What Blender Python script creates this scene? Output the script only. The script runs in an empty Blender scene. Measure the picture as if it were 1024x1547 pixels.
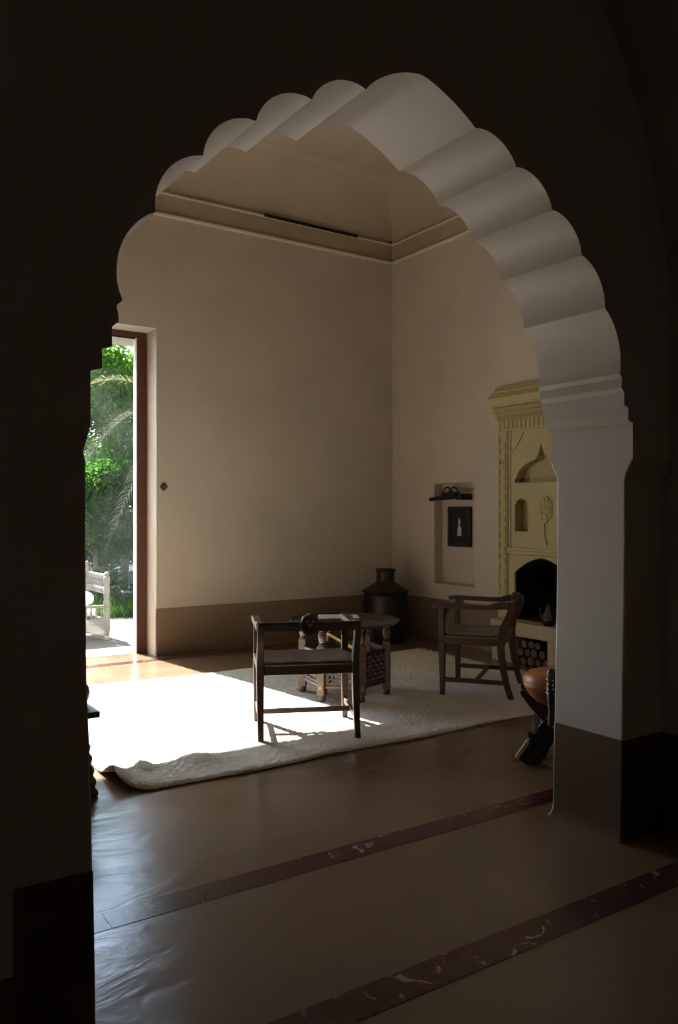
import bpy, bmesh, math, random
from mathutils import Vector, Matrix, noise
random.seed(7)
PI = math.pi
S = bpy.context.scene
COL = S.collection

# ------------------------------------------------------------------ camera
cam_d = bpy.data.cameras.new('camera')
cam = bpy.data.objects.new('camera', cam_d)
COL.objects.link(cam)
cam.location = (0, 0, 1.45)
cam.rotation_euler = (PI/2, 0, -math.radians(33.75))
cam_d.sensor_fit = 'VERTICAL'
cam_d.sensor_height = 36.0
cam_d.lens = 1230.0/1547.0*36.0
cam_d.clip_start = 0.05
S.camera = cam

# ------------------------------------------------------------------ light
SUN_DIR = Vector((0.115, -1.0, -0.778)).normalized()
sun_d = bpy.data.lights.new('sun', 'SUN')
sun_d.energy = 11.0
sun_d.angle = math.radians(0.53)
sun_d.color = (1.0, 0.955, 0.90)
sun = bpy.data.objects.new('sun', sun_d)
COL.objects.link(sun)
sun.rotation_euler = SUN_DIR.to_track_quat('-Z', 'Y').to_euler()
sun.location = (0, 20, 20)

world = bpy.data.worlds.new('sky')
S.world = world
world.use_nodes = True
wn = world.node_tree.nodes
wl = world.node_tree.links
wn.clear()
wo = wn.new('ShaderNodeOutputWorld')
wb = wn.new('ShaderNodeBackground')
sky = wn.new('ShaderNodeTexSky')
sky.sky_type = 'NISHITA'
sky.sun_disc = False
sky.sun_elevation = math.radians(38)
sky.sun_rotation = math.radians(-6.5)
wb.inputs['Strength'].default_value = 0.22
tint = wn.new('ShaderNodeMix')
tint.data_type = 'RGBA'
tint.blend_type = 'MULTIPLY'
tint.inputs[0].default_value = 1.0
tint.inputs[7].default_value = (0.88, 0.97, 1.05, 1)
wl.new(sky.outputs[0], tint.inputs[6])
wl.new(tint.outputs[2], wb.inputs[0])
wl.new(wb.outputs[0], wo.inputs[0])

S.view_settings.view_transform = 'Standard'
S.view_settings.look = 'None'
S.view_settings.gamma = 1.0
S.view_settings.use_curve_mapping = False
S.view_settings.exposure = 2.45
S.cycles.max_bounces = 16
S.cycles.diffuse_bounces = 8
S.cycles.glossy_bounces = 4
S.cycles.transparent_max_bounces = 12
S.cycles.sample_clamp_indirect = 4.0

# ------------------------------------------------------------------ materials
def new_mat(name):
    m = bpy.data.materials.new(name)
    m.use_nodes = True
    nt = m.node_tree
    return m, nt.nodes, nt.links, nt.nodes['Principled BSDF']

def coords(n, l, scale=(1, 1, 1), space='Object'):
    tc = n.new('ShaderNodeTexCoord')
    mp = n.new('ShaderNodeMapping')
    mp.inputs['Scale'].default_value = scale
    l.new(tc.outputs[space], mp.inputs[0])
    return mp.outputs[0]

def geo_pos(n, l, scale=(1, 1, 1)):
    g = n.new('ShaderNodeNewGeometry')
    mp = n.new('ShaderNodeMapping')
    mp.inputs['Scale'].default_value = scale
    l.new(g.outputs['Position'], mp.inputs[0])
    return mp.outputs[0]

def noise_tex(n, l, vec, scale, detail=4, rough=0.55, dist=0.0):
    t = n.new('ShaderNodeTexNoise')
    t.inputs['Scale'].default_value = scale
    t.inputs['Detail'].default_value = detail
    t.inputs['Roughness'].default_value = rough
    t.inputs['Distortion'].default_value = dist
    l.new(vec, t.inputs['Vector'])
    return t.outputs['Fac']

def ramp(n, l, fac, stops):
    r = n.new('ShaderNodeValToRGB')
    e = r.color_ramp.elements
    e[0].position, e[0].color = stops[0][0], (*stops[0][1], 1)
    e[1].position, e[1].color = stops[-1][0], (*stops[-1][1], 1)
    for p, c in stops[1:-1]:
        k = e.new(p)
        k.color = (*c, 1)
    l.new(fac, r.inputs[0])
    return r.outputs[0]

def bump(n, l, h, strength, dist, bsdf):
    b = n.new('ShaderNodeBump')
    b.inputs['Strength'].default_value = strength
    b.inputs['Distance'].default_value = dist
    l.new(h, b.inputs['Height'])
    l.new(b.outputs[0], bsdf.inputs['Normal'])

def mul(c, k):
    return tuple(x*k for x in c)

def plaster(name, c, rough=0.6, var=0.10, bstr=0.25, spec=0.3):
    m, n, l, b = new_mat(name)
    v = geo_pos(n, l)
    f1 = noise_tex(n, l, v, 1.3, 6, 0.6, 0.4)
    l.new(ramp(n, l, f1, [(0.3, mul(c, 1-var)), (0.5, c), (0.7, mul(c, 1+var*0.7))]), b.inputs['Base Color'])
    b.inputs['Roughness'].default_value = rough
    b.inputs['Specular IOR Level'].default_value = spec
    f2 = noise_tex(n, l, v, 9, 5, 0.6)
    bump(n, l, f2, bstr, 0.01, b)
    return m

def wood(name, c, rough=0.38, scale=(2, 2, 18), var=0.45, space='Object'):
    m, n, l, b = new_mat(name)
    v = coords(n, l, scale, space)
    f = noise_tex(n, l, v, 5, 5, 0.6, 0.8)
    l.new(ramp(n, l, f, [(0.3, mul(c, 1-var)), (0.7, mul(c, 1+var))]), b.inputs['Base Color'])
    b.inputs['Roughness'].default_value = rough
    bump(n, l, f, 0.15, 0.003, b)
    return m

def plain(name, c, rough=0.5, metal=0.0, var=0.15, scale=8.0, bstr=0.1, bscale=40.0):
    m, n, l, b = new_mat(name)
    v = coords(n, l)
    f = noise_tex(n, l, v, scale, 4)
    l.new(ramp(n, l, f, [(0.3, mul(c, 1-var)), (0.7, mul(c, 1+var))]), b.inputs['Base Color'])
    b.inputs['Roughness'].default_value = rough
    b.inputs['Metallic'].default_value = metal
    if bstr:
        bump(n, l, noise_tex(n, l, v, bscale, 3), bstr, 0.003, b)
    return m

M = {}
M['wall'] = plaster('cream_tadelakt', (0.505, 0.428, 0.355), 0.55, 0.09)
M['moulding'] = plaster('bounce_lit_moulding', (0.70, 0.62, 0.52), 0.55, 0.04)  # paler than the wall: floor bounce on the ledges put into the colour
M['nearwall'] = plaster('light_plaster', (0.62, 0.52, 0.45), 0.6, 0.06)
M['frieze'] = plaster('ochre_frieze_plaster', (0.40, 0.315, 0.215), 0.6, 0.10)
M['vault'] = plaster('cream_vault_plaster', (0.425, 0.345, 0.258), 0.65, 0.08)
M['arch'] = plaster('grey_white_arch_plaster', (0.50, 0.435, 0.40), 0.5, 0.06)
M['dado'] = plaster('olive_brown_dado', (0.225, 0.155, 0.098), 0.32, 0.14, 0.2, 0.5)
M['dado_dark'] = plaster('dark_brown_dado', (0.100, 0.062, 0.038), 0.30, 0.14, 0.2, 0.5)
M['yellow'] = plaster('pale_yellow_plaster', (0.44, 0.365, 0.185), 0.55, 0.08, 0.2)
M['hearth'] = plaster('cream_hearth_plaster', (0.40, 0.31, 0.20), 0.55, 0.08, 0.2)
M['soot_shade'] = plain('firebox_soot_store_shade', (0.010, 0.009, 0.008), 0.95, 0, 0.3)  # soot in the firebox; painted shade behind the logs
M['outwall'] = plaster('outer_render', (0.36, 0.31, 0.26), 0.8, 0.06)

def floor_mat():
    m, n, l, b = new_mat('polished_brown_concrete')
    v = geo_pos(n, l)
    f = noise_tex(n, l, v, 0.9, 7, 0.62, 0.6)
    c = (0.170, 0.108, 0.065)
    l.new(ramp(n, l, f, [(0.3, mul(c, 0.72)), (0.5, c), (0.72, mul(c, 1.22))]), b.inputs['Base Color'])
    r = noise_tex(n, l, v, 2.2, 4, 0.55, 0.5)
    mr = n.new('ShaderNodeMapRange')
    mr.inputs[1].default_value, mr.inputs[2].default_value = 0.3, 0.7
    mr.inputs[3].default_value, mr.inputs[4].default_value = 0.18, 0.27
    l.new(r, mr.inputs[0])
    l.new(mr.outputs[0], b.inputs['Roughness'])
    b.inputs['IOR'].default_value = 1.6
    b.inputs['Specular IOR Level'].default_value = 0.5
    v3 = geo_pos(n, l, (1.0, 1.9, 1))
    h1 = noise_tex(n, l, v3, 3.0, 6, 0.52, 0.5)
    bump(n, l, h1, 0.34, 0.014, b)
    return m
M['floor'] = floor_mat()

def marble():
    m, n, l, b = new_mat('maroon_veined_marble')
    v = geo_pos(n, l)
    f = noise_tex(n, l, v, 7, 8, 0.70, 1.6)
    base = ramp(n, l, f, [(0.25, (0.022, 0.009, 0.010)), (0.5, (0.072, 0.020, 0.021)), (0.60, (0.088, 0.030, 0.030)), (0.645, (0.34, 0.25, 0.24)), (0.72, (0.10, 0.045, 0.045))])
    l.new(base, b.inputs['Base Color'])
    b.inputs['Roughness'].default_value = 0.22
    return m
M['marble'] = marble()
M['darkwood'] = wood('dark_walnut', (0.055, 0.024, 0.013), 0.46)
M['midwood'] = wood('brown_walnut', (0.075, 0.038, 0.020), 0.36)
M['redwood'] = wood('red_brown_door_wood', (0.090, 0.026, 0.014), 0.42)
M['leather'] = plain('worn_brown_leather', (0.085, 0.048, 0.035), 0.40, 0, 0.35, 6, 0.25, 60)
M['studs'] = plain('brass_nail_heads', (0.35, 0.27, 0.17), 0.35, 1.0, 0.1)
M['tablewood'] = wood('honey_brown_wood', (0.085, 0.041, 0.021), 0.42)
M['inlay'] = plain('brass_inlay', (0.42, 0.27, 0.08), 0.42, 0.8, 0.2)
M['tray'] = plain('tinned_copper_tray', (0.10, 0.10, 0.105), 0.24, 1.0, 0.25, 14, 0.15, 50)
M['blackpot'] = plain('dark_bronze', (0.030, 0.022, 0.018), 0.42, 0.5, 0.3, 5)
M['iron'] = plain('black_iron', (0.012, 0.010, 0.009), 0.5, 0.3, 0.2)
M['tan'] = plain('orange_tan_leather', (0.33, 0.10, 0.028), 0.42, 0, 0.16, 5, 0.15, 50)
M['ebony'] = wood('blue_black_wood', (0.020, 0.020, 0.022), 0.33)
M['bone'] = plain('bone_inlay', (0.50, 0.44, 0.36), 0.4, 0, 0.12)
M['silver'] = plain('silver_stud', (0.75, 0.75, 0.75), 0.2, 1.0, 0.05)
M['redcord'] = plain('red_inlay', (0.20, 0.05, 0.04), 0.5, 0, 0.3)
M['plaque'] = plain('bronze_plate', (0.10, 0.065, 0.03), 0.45, 0.4, 0.2)
M['paper'] = plain('magazine_paper', (0.62, 0.58, 0.52), 0.4, 0, 0.05)
M['photo'] = plain('magazine_picture', (0.22, 0.16, 0.13), 0.4, 0, 0.4)
M['log'] = plain('log_bark', (0.05, 0.032, 0.02), 0.9, 0, 0.4, 12, 0.5, 20)
M['logend'] = plain('log_cut_end', (0.10, 0.065, 0.04), 0.85, 0, 0.25, 25)
M['bench'] = wood('bleached_carved_wood', (0.105, 0.092, 0.080), 0.8, (3, 3, 14), 0.2)
M['cloth'] = plain('white_cotton', (0.80, 0.79, 0.76), 0.9, 0, 0.03)
M['bark'] = plain('tree_bark', (0.12, 0.085, 0.055), 0.9, 0, 0.35, 10, 0.6, 14)
M['slot'] = plain('black_slot', (0.006, 0.005, 0.005), 0.7, 0, 0.1)

def fabric_rug():
    m, n, l, b = new_mat('cream_wool_pile')
    v = geo_pos(n, l)
    f = noise_tex(n, l, v, 95, 3, 0.7)
    f2 = noise_tex(n, l, v, 2.0, 5, 0.6)
    mx = n.new('ShaderNodeMath')
    mx.operation = 'MULTIPLY_ADD'
    mx.inputs[1].default_value = 0.6
    l.new(f, mx.inputs[0])
    mm = n.new('ShaderNodeMath')
    mm.operation = 'MULTIPLY'
    mm.inputs[1].default_value = 0.4
    l.new(f2, mm.inputs[0])
    l.new(mm.outputs[0], mx.inputs[2])
    l.new(ramp(n, l, mx.outputs[0], [(0.34, (0.50, 0.45, 0.38)), (0.5, (0.64, 0.595, 0.525)), (0.66, (0.71, 0.665, 0.60))]), b.inputs['Base Color'])
    b.inputs['Roughness'].default_value = 0.95
    b.inputs['Specular IOR Level'].default_value = 0.1
    bump(n, l, f, 0.8, 0.012, b)
    return m
M['rug'] = fabric_rug()
M['rugback'] = plain('rug_backing', (0.30, 0.20, 0.12), 0.95, 0, 0.2, 30)

def paving():
    m, n, l, b = new_mat('terrace_paving')
    v = geo_pos(n, l)
    br = n.new('ShaderNodeTexBrick')
    br.inputs['Scale'].default_value = 1.0
    br.inputs['Brick Width'].default_value = 0.6
    br.inputs['Row Height'].default_value = 0.4
    br.inputs['Mortar Size'].default_value = 0.012
    br.inputs['Color1'].default_value = (0.056, 0.051, 0.048, 1)
    br.inputs['Color2'].default_value = (0.040, 0.037, 0.036, 1)
    br.inputs['Mortar'].default_value = (0.045, 0.04, 0.036, 1)
    l.new(v, br.inputs['Vector'])
    l.new(br.outputs[0], b.inputs['Base Color'])
    b.inputs['Roughness'].default_value = 0.85
    b.inputs['Specular IOR Level'].default_value = 0.1
    bump(n, l, noise_tex(n, l, v, 12, 4), 0.2, 0.01, b)
    return m
M['paving'] = paving()
M['soil'] = plain('garden_soil', (0.016, 0.022, 0.008), 0.95, 0, 0.35, 3, 0.4, 12)

def leaf(name, c, var=0.35, trans=0.45):
    m, n, l, b = new_mat(name)
    out = n['Material Output']
    g = n.new('ShaderNodeNewGeometry')
    hs = n.new('ShaderNodeHueSaturation')
    hs.inputs['Color'].default_value = (*c, 1)
    mr = n.new('ShaderNodeMapRange')
    mr.inputs[3].default_value, mr.inputs[4].default_value = 1-var, 1+var
    l.new(g.outputs['Random Per Island'], mr.inputs[0])
    l.new(mr.outputs[0], hs.inputs['Value'])
    l.new(hs.outputs[0], b.inputs['Base Color'])
    b.inputs['Roughness'].default_value = 0.55
    b.inputs['Specular IOR Level'].default_value = 0.0
    t = n.new('ShaderNodeBsdfTranslucent')
    hs2 = n.new('ShaderNodeHueSaturation')
    hs2.inputs['Color'].default_value = (c[0]*1.9, c[1]*1.9, c[2]*0.9, 1)
    l.new(mr.outputs[0], hs2.inputs['Value'])
    l.new(hs2.outputs[0], t.inputs['Color'])
    mx = n.new('ShaderNodeMixShader')
    mx.inputs[0].default_value = trans
    l.new(b.outputs[0], mx.inputs[1])
    l.new(t.outputs[0], mx.inputs[2])
    l.new(mx.outputs[0], out.inputs[0])
    return m
M['leaf_a'] = leaf('bright_green_leaf', (0.050, 0.115, 0.014))
M['leaf_b'] = leaf('mid_green_leaf', (0.026, 0.070, 0.016))
M['leaf_c'] = leaf('dark_green_leaf', (0.016, 0.045, 0.014))
M['palm'] = leaf('palm_leaflet', (0.070, 0.076, 0.050), 0.25, 0.3)
M['grass'] = leaf('grass_blade', (0.024, 0.054, 0.012))

def glass():
    m, n, l, b = new_mat('dusty_window_glass')
    out = n['Material Output']
    n.remove(b)
    tr = n.new('ShaderNodeBsdfTransparent')
    tr.inputs[0].default_value = (0.93, 0.96, 0.95, 1)
    gl = n.new('ShaderNodeBsdfGlossy')
    gl.inputs['Roughness'].default_value = 0.0
    fr = n.new('ShaderNodeFresnel')
    fr.inputs[0].default_value = 1.5
    mx = n.new('ShaderNodeMixShader')
    l.new(fr.outputs[0], mx.inputs[0])
    l.new(tr.outputs[0], mx.inputs[1])
    l.new(gl.outputs[0], mx.inputs[2])
    tl = n.new('ShaderNodeBsdfTranslucent')
    tl.inputs[0].default_value = (0.8, 0.85, 0.85, 1)
    v = geo_pos(n, l)
    f = noise_tex(n, l, v, 1.5, 4, 0.6, 0.5)
    mr = n.new('ShaderNodeMapRange')
    mr.inputs[1].default_value, mr.inputs[2].default_value = 0.35, 0.7
    mr.inputs[3].default_value, mr.inputs[4].default_value = 0.0, 0.004
    l.new(f, mr.inputs[0])
    m2 = n.new('ShaderNodeMixShader')
    l.new(mr.outputs[0], m2.inputs[0])
    l.new(mx.outputs[0], m2.inputs[1])
    l.new(tl.outputs[0], m2.inputs[2])
    l.new(m2.outputs[0], out.inputs[0])
    return m
M['glass'] = glass()

# ------------------------------------------------------------------ mesh helpers
class MB:
    def __init__(s):
        s.v = []
        s.f = []
    def add(s, vs, fs):
        o = len(s.v)
        s.v += [tuple(p) for p in vs]
        s.f += [tuple(i+o for i in f) for f in fs]
        return s
    def hexa(s, p):
        return s.add(p, [(3, 2, 1, 0), (4, 5, 6, 7), (0, 1, 5, 4), (1, 2, 6, 5), (2, 3, 7, 6), (3, 0, 4, 7)])
    def box(s, x0, x1, y0, y1, z0, z1):
        return s.hexa([(x0, y0, z0), (x1, y0, z0), (x1, y1, z0), (x0, y1, z0), (x0, y0, z1), (x1, y0, z1), (x1, y1, z1), (x0, y1, z1)])
    def bar(s, a, b, w, h=None, w2=None, h2=None, up=(0, 0, 1)):
        h = w if h is None else h
        w2 = w if w2 is None else w2
        h2 = h if h2 is None else h2
        a, b = Vector(a), Vector(b)
        d = (b-a).normalized()
        u = Vector(up)
        if abs(d.dot(u)) > 0.98:
            u = Vector((0, 1, 0))
        r = d.cross(u).normalized()
        u = r.cross(d).normalized()
        ps = []
        for c, ww, hh in ((a, w, h), (b, w2, h2)):
            ps += [c-r*ww/2-u*hh/2, c+r*ww/2-u*hh/2, c+r*ww/2+u*hh/2, c-r*ww/2+u*hh/2]
        return s.add(ps, [(3, 2, 1, 0), (4, 5, 6, 7), (0, 1, 5, 4), (1, 2, 6, 5), (2, 3, 7, 6), (3, 0, 4, 7)])
    def sweep(s, path, sizes, side=(1, 0, 0)):
        # rectangular section along a path in the plane perpendicular to side; sizes = (width, thickness) per point
        sd = Vector(side).normalized()
        P = [Vector(p) for p in path]
        ps = []
        for i, p in enumerate(P):
            t = (P[min(i+1, len(P)-1)]-P[max(i-1, 0)]).normalized()
            nrm = sd.cross(t).normalized()
            w, th = sizes[i] if isinstance(sizes, list) else sizes
            ps += [p-sd*w/2-nrm*th/2, p+sd*w/2-nrm*th/2, p+sd*w/2+nrm*th/2, p-sd*w/2+nrm*th/2]
        fs = [(3, 2, 1, 0)]
        for i in range(len(P)-1):
            a, b = 4*i, 4*i+4
            for k in range(4):
                k2 = (k+1) % 4
                fs.append((a+k, a+k2, b+k2, b+k))
        e = 4*(len(P)-1)
        fs.append((e, e+1, e+2, e+3))
        return s.add(ps, fs)
    def tube(s, path, rad, seg=10, closed=False):
        P = [Vector(p) for p in path]
        n = len(P)
        rs = rad if isinstance(rad, (list, tuple)) else [rad]*n
        ps = []
        ref = None
        for i, p in enumerate(P):
            if closed:
                t = (P[(i+1) % n]-P[i-1]).normalized()
            else:
                t = (P[min(i+1, n-1)]-P[max(i-1, 0)]).normalized()
            if ref is None:
                ref = Vector((0, 0, 1)) if abs(t.z) < 0.9 else Vector((1, 0, 0))
            u = (ref-t*ref.dot(t)).normalized()
            ref = u
            w = t.cross(u)
            for k in range(seg):
                a = 2*PI*k/seg
                ps.append(p+(u*math.cos(a)+w*math.sin(a))*rs[i])
        fs = []
        for i in range(n if closed else n-1):
            j = (i+1) % n
            for k in range(seg):
                k2 = (k+1) % seg
                fs.append((i*seg+k, i*seg+k2, j*seg+k2, j*seg+k))
        if not closed:
            fs.append(tuple(range(seg-1, -1, -1)))
            fs.append(tuple((n-1)*seg+k for k in range(seg)))
        return s.add(ps, fs)
    def lathe(s, prof, c=(0, 0, 0), seg=32, square=False):
        ps = []
        for r, z in prof:
            for k in range(seg):
                a = 2*PI*k/seg
                ps.append((c[0]+r*math.cos(a), c[1]+r*math.sin(a), c[2]+z))
        fs = []
        n = len(prof)
        for i in range(n-1):
            for k in range(seg):
                k2 = (k+1) % seg
                fs.append((i*seg+k, i*seg+k2, (i+1)*seg+k2, (i+1)*seg+k))
        if prof[0][0] > 1e-5:
            fs.append(tuple(range(seg-1, -1, -1)))
        if prof[-1][0] > 1e-5:
            fs.append(tuple((n-1)*seg+k for k in range(seg)))
        return s.add(ps, fs)
    def ball(s, c, r, seg=12, rings=8, sc=(1, 1, 1)):
        ps = [(c[0], c[1], c[2]-r*sc[2])]
        for i in range(1, rings):
            t = -PI/2+PI*i/rings
            for k in range(seg):
                a = 2*PI*k/seg
                ps.append((c[0]+r*sc[0]*math.cos(t)*math.cos(a), c[1]+r*sc[1]*math.cos(t)*math.sin(a), c[2]+r*sc[2]*math.sin(t)))
        ps.append((c[0], c[1], c[2]+r*sc[2]))
        fs = [(0, 1+(k+1) % seg, 1+k) for k in range(seg)]
        for i in range(rings-2):
            for k in range(seg):
                k2 = (k+1) % seg
                fs.append((1+i*seg+k, 1+i*seg+k2, 1+(i+1)*seg+k2, 1+(i+1)*seg+k))
        L = len(ps)-1
        b = 1+(rings-2)*seg
        fs += [(b+k, b+(k+1) % seg, L) for k in range(seg)]
        return s.add(ps, fs)
    def plate(s, outer, holes, place, t0, t1):
        # flat plate with holes; place(u, v, t) -> point
        bm = bmesh.new()
        loops = [outer]+list(holes)
        edges = []
        for lp in loops:
            vs = [bm.verts.new((u, v, 0)) for u, v in lp]
            for i in range(len(vs)):
                edges.append(bm.edges.new((vs[i], vs[(i+1) % len(vs)])))
        bmesh.ops.triangle_fill(bm, use_beauty=True, use_dissolve=False, edges=edges)
        bm.verts.index_update()
        base = [v.co.copy() for v in bm.verts]
        fs = [[v.index for v in f.verts] for f in bm.faces]
        nv = len(base)
        ps = [place(c.x, c.y, t0) for c in base]+[place(c.x, c.y, t1) for c in base]
        ff = [tuple(f) for f in fs]+[tuple(nv+i for i in reversed(f)) for f in fs]
        o = 0
        for lp in loops:
            k = len(lp)
            for i in range(k):
                j = (i+1) % k
                ff.append((o+i, o+j, nv+o+j, nv+o+i))
            o += k
        bm.free()
        return s.add(ps, ff)
    def build(s, name, mat, parent=None, smooth=None, bevel=0.0, origin=None):
        me = bpy.data.meshes.new(name)
        vs = s.v
        if origin is not None:
            ox, oy, oz = origin
            vs = [(x-ox, y-oy, z-oz) for x, y, z in vs]
        me.from_pydata(vs, [], s.f)
        me.validate()
        bm = bmesh.new()
        bm.from_mesh(me)
        bmesh.ops.recalc_face_normals(bm, faces=bm.faces)
        bm.to_mesh(me)
        bm.free()
        me.materials.append(mat)
        if smooth:
            for p in me.polygons:
                p.use_smooth = True
            me.set_sharp_from_angle(angle=math.radians(smooth))
        o = bpy.data.objects.new(name, me)
        COL.objects.link(o)
        if parent is not None:
            o.parent = parent
        elif origin is not None:
            o.location = origin
        if bevel:
            bv = o.modifiers.new('bevel', 'BEVEL')
            bv.width = bevel
            bv.segments = 2
            bv.limit_method = 'ANGLE'
            bv.angle_limit = math.radians(40)
        return o

def tag(o, label, cat, group=None, kind=None):
    o['label'] = label
    o['category'] = cat
    if group:
        o['group'] = group
    if kind:
        o['kind'] = kind
    return o

def thing(name, loc, rz, label, cat, group=None):
    o = bpy.data.objects.new(name, None)
    COL.objects.link(o)
    o.location = loc
    o.rotation_euler = (0, 0, rz)
    o.empty_display_size = 0.1
    return tag(o, label, cat, group)

def struct(o, label=None, cat=None):
    o['kind'] = 'structure'
    if label:
        o['label'] = label
        o['category'] = cat
    return o

def copy_tree(o, parent=None):
    c = o.copy()
    COL.objects.link(c)
    if parent is not None:
        c.parent = parent
    for ch in list(o.children):
        copy_tree(ch, c)
    return c

# ================================================================== SETTING
XW0, XW1 = -2.3, 6.0          # side walls
YA0, YA1 = 2.238, 2.70        # lobed arch wall
YB = 7.82                     # wall with the garden door
CX = 1.855                    # arch axis
ZC = 4.67                     # top of frieze

struct(MB().box(-2.6, 6.5, -4.3, 8.10, -0.2, 0).build('floor', M['floor']), 'polished brown concrete floor running through both rooms', 'floor')
for i, (y0, y1, lab) in enumerate(((2.795, 2.925, 'maroon veined marble strip just beyond the lobed arch'), (1.895, 2.03, 'maroon veined marble strip nearest the viewer, before the lobed arch'), (7.58, 7.70, 'marble strip across the floor just inside the garden door'))):
    mb = MB()
    x = -2.3
    k = 0
    while x < 6.0:
        L = 0.9+0.25*((k*37 % 10)/10)
        if i == 0 and k == 0:
            L = 3.22
        mb.box(x, min(x+L-0.004, 6.0), y0, y1, -0.01, 0.0015)
        x += L
        k += 1
    struct(mb.build('trim_%d' % (i+1), M['marble']), lab, 'floor strip')

# --- lobed arch outline
CUSP = [(0.0, 3.0), (0.250, 2.879), (0.465, 2.784), (0.668, 2.660), (0.845, 2.510), (0.993, 2.312), (1.090, 2.045)]
SAG_R = [0.05, 0.17, 0.19, 0.19, 0.17, 0.14]
SAG_L = [0.10, 0.19, 0.20, 0.20, 0.20, 0.20]
def half_outline(SAG):
    pts = []
    for i in range(6):
        a, b = Vector(CUSP[i]), Vector(CUSP[i+1])
        ch = b-a
        L = ch.length
        nrm = Vector((-ch.y, ch.x)).normalized()
        if nrm.x < 0:
            nrm = -nrm
        N = 14
        for k in range(N):
            t = k/N
            # circular-ish bulge
            q = 1-(2*t-1)**2
            skew = 0.0
            pts.append(tuple(a+ch*(t+skew)+nrm*(SAG[i]*L*q**0.85)))
    pts += [(1.090, 2.045), (1.107, 2.026), (1.100, 1.985), (1.120, 1.966), (1.120, 1.912), (1.148, 1.902), (1.148, 1.848), (1.180, 1.838), (1.180, 1.68)]
    return pts
HR, HL = half_outline(SAG_R), half_outline(SAG_L)
ZT = 5.4
def arch_poly():
    R = [(CX+o, z) for o, z in HR]
    L = [(CX-o, z) for o, z in HL[1:]]
    return [(XW0-0.3, 1.68)]+list(reversed(L))+R+[(XW1+0.3, 1.68), (XW1+0.3, ZT), (XW0-0.3, ZT)]
mb = MB()
poly = arch_poly()
# remove doubled bottom order: polygon goes left base -> left outline up -> apex -> right outline down -> right base -> top
mb.plate(poly, [], lambda u, v, t: (u, t, v), YA0, YA1)
wall_arch = mb
LV_TOP = [(1.59, 1.187, 2.281, 2.671), (1.62, 1.187, 2.274, 2.676), (1.655, 1.183, 2.250, 2.692), (1.68, 1.180, YA0, YA1)]
LV = {1: [(0.40, 1.167, 2.281, 2.671), (0.70, 1.173, 2.281, 2.671), (1.0, 1.181, 2.281, 2.671), (1.35, 1.187, 2.281, 2.671)]+LV_TOP,
      -1: [(0.40, 1.159, 2.281, 2.671), (0.65, 1.164, 2.281, 2.671), (0.80, 1.168, 2.281, 2.671), (0.97, 1.176, 2.281, 2.671), (1.35, 1.179, 2.281, 2.671), (1.59, 1.179, 2.281, 2.671)]+LV_TOP[1:]}
DV = {1: [(-0.03, 1.130, 2.266, 2.715), (0.0, 1.143, 2.274, 2.692), (0.02, 1.152, 2.279, 2.679), (0.05, 1.157, 2.279, 2.673), (0.16, 1.160, 2.279, 2.673), (0.445, 1.166, 2.279, 2.673)],
      -1: [(-0.03, 1.151, 2.279, 2.673), (0.16, 1.153, 2.279, 2.673), (0.445, 1.158, 2.279, 2.673)]}
def ring_pier(sgn, levels):
    xo = XW1+0.3 if sgn > 0 else XW0-0.3
    mb = MB()
    vs, fs = [], []
    for z, off, a, b in levels:
        xi = CX+sgn*off
        vs += [(xi, a, z), (xo, a, z), (xo, b, z), (xi, b, z)]
    n = len(levels)
    for i in range(n-1):
        for k in range(4):
            k2 = (k+1) % 4
            fs.append((4*i+k, 4*i+k2, 4*i+4+k2, 4*i+4+k))
    fs.append((3, 2, 1, 0))
    fs.append(tuple(4*(n-1)+k for k in range(4)))
    return mb.add(vs, fs)
def round_arris(o, w):
    # rounded vertical corners on the opening side only
    me = o.data
    at = me.attributes.new('bevel_weight_edge', 'FLOAT', 'EDGE')
    for e_ in me.edges:
        p, q = me.vertices[e_.vertices[0]].co, me.vertices[e_.vertices[1]].co
        if abs(p.z-q.z) > 1e-4 and abs(p.x-CX) < 2.0:
            at.data[e_.index].value = 1.0
    bv = o.modifiers.new('bevel', 'BEVEL')
    bv.width = w
    bv.segments = 3
    bv.limit_method = 'WEIGHT'
    return o
struct(wall_arch.build('wall_arch', M['arch'], smooth=28), 'thick plaster wall pierced by the scalloped lobed arch', 'wall')
for sg, nm in ((-1, 'left'), (1, 'right')):
    struct(round_arris(ring_pier(sg, LV[sg]).build('wall_pier_'+nm, M['arch'], smooth=28), 0.009), 'plaster pier carrying the %s side of the lobed arch' % nm, 'wall')
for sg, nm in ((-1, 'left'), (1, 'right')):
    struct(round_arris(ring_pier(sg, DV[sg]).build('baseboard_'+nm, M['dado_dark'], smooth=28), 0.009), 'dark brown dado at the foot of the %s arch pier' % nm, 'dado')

# --- outer blind arch in front of the lobed arch
mb = MB()
R0, ZS = 1.46, 2.17
pts = [(XW0-0.3, 0.44), (CX-R0, 0.44), (CX-R0, 1.82), (CX-R0+0.02, 1.86), (CX-R0+0.02, 1.90), (CX-R0+0.035, 1.93), (CX-R0+0.035, 2.0), (CX-R0, 2.03), (CX-R0, ZS)]
for k in range(1, 40):
    a = PI-PI*k/40
    pts.append((CX+R0*math.cos(a), ZS+1.9*math.sin(a)))
pts += [(CX+R0, ZS), (CX+R0, 0.44), (XW1+0.3, 0.44), (XW1+0.3, ZT), (XW0-0.3, ZT)]
mb.plate(pts, [], lambda u, v, t: (u, t, v), 1.865, 2.2375)
mb.box(XW0-0.3, CX-R0, 2.2375, 2.2805, 0.44, 1.62)
mb.box(CX+R0, XW1+0.3, 2.2375, 2.2805, 0.44, 1.62)
struct(mb.build('wall_front', M['arch'], smooth=28), 'outer plaster wall with a wide plain arch framing the lobed one', 'wall')
mb = MB()
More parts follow.
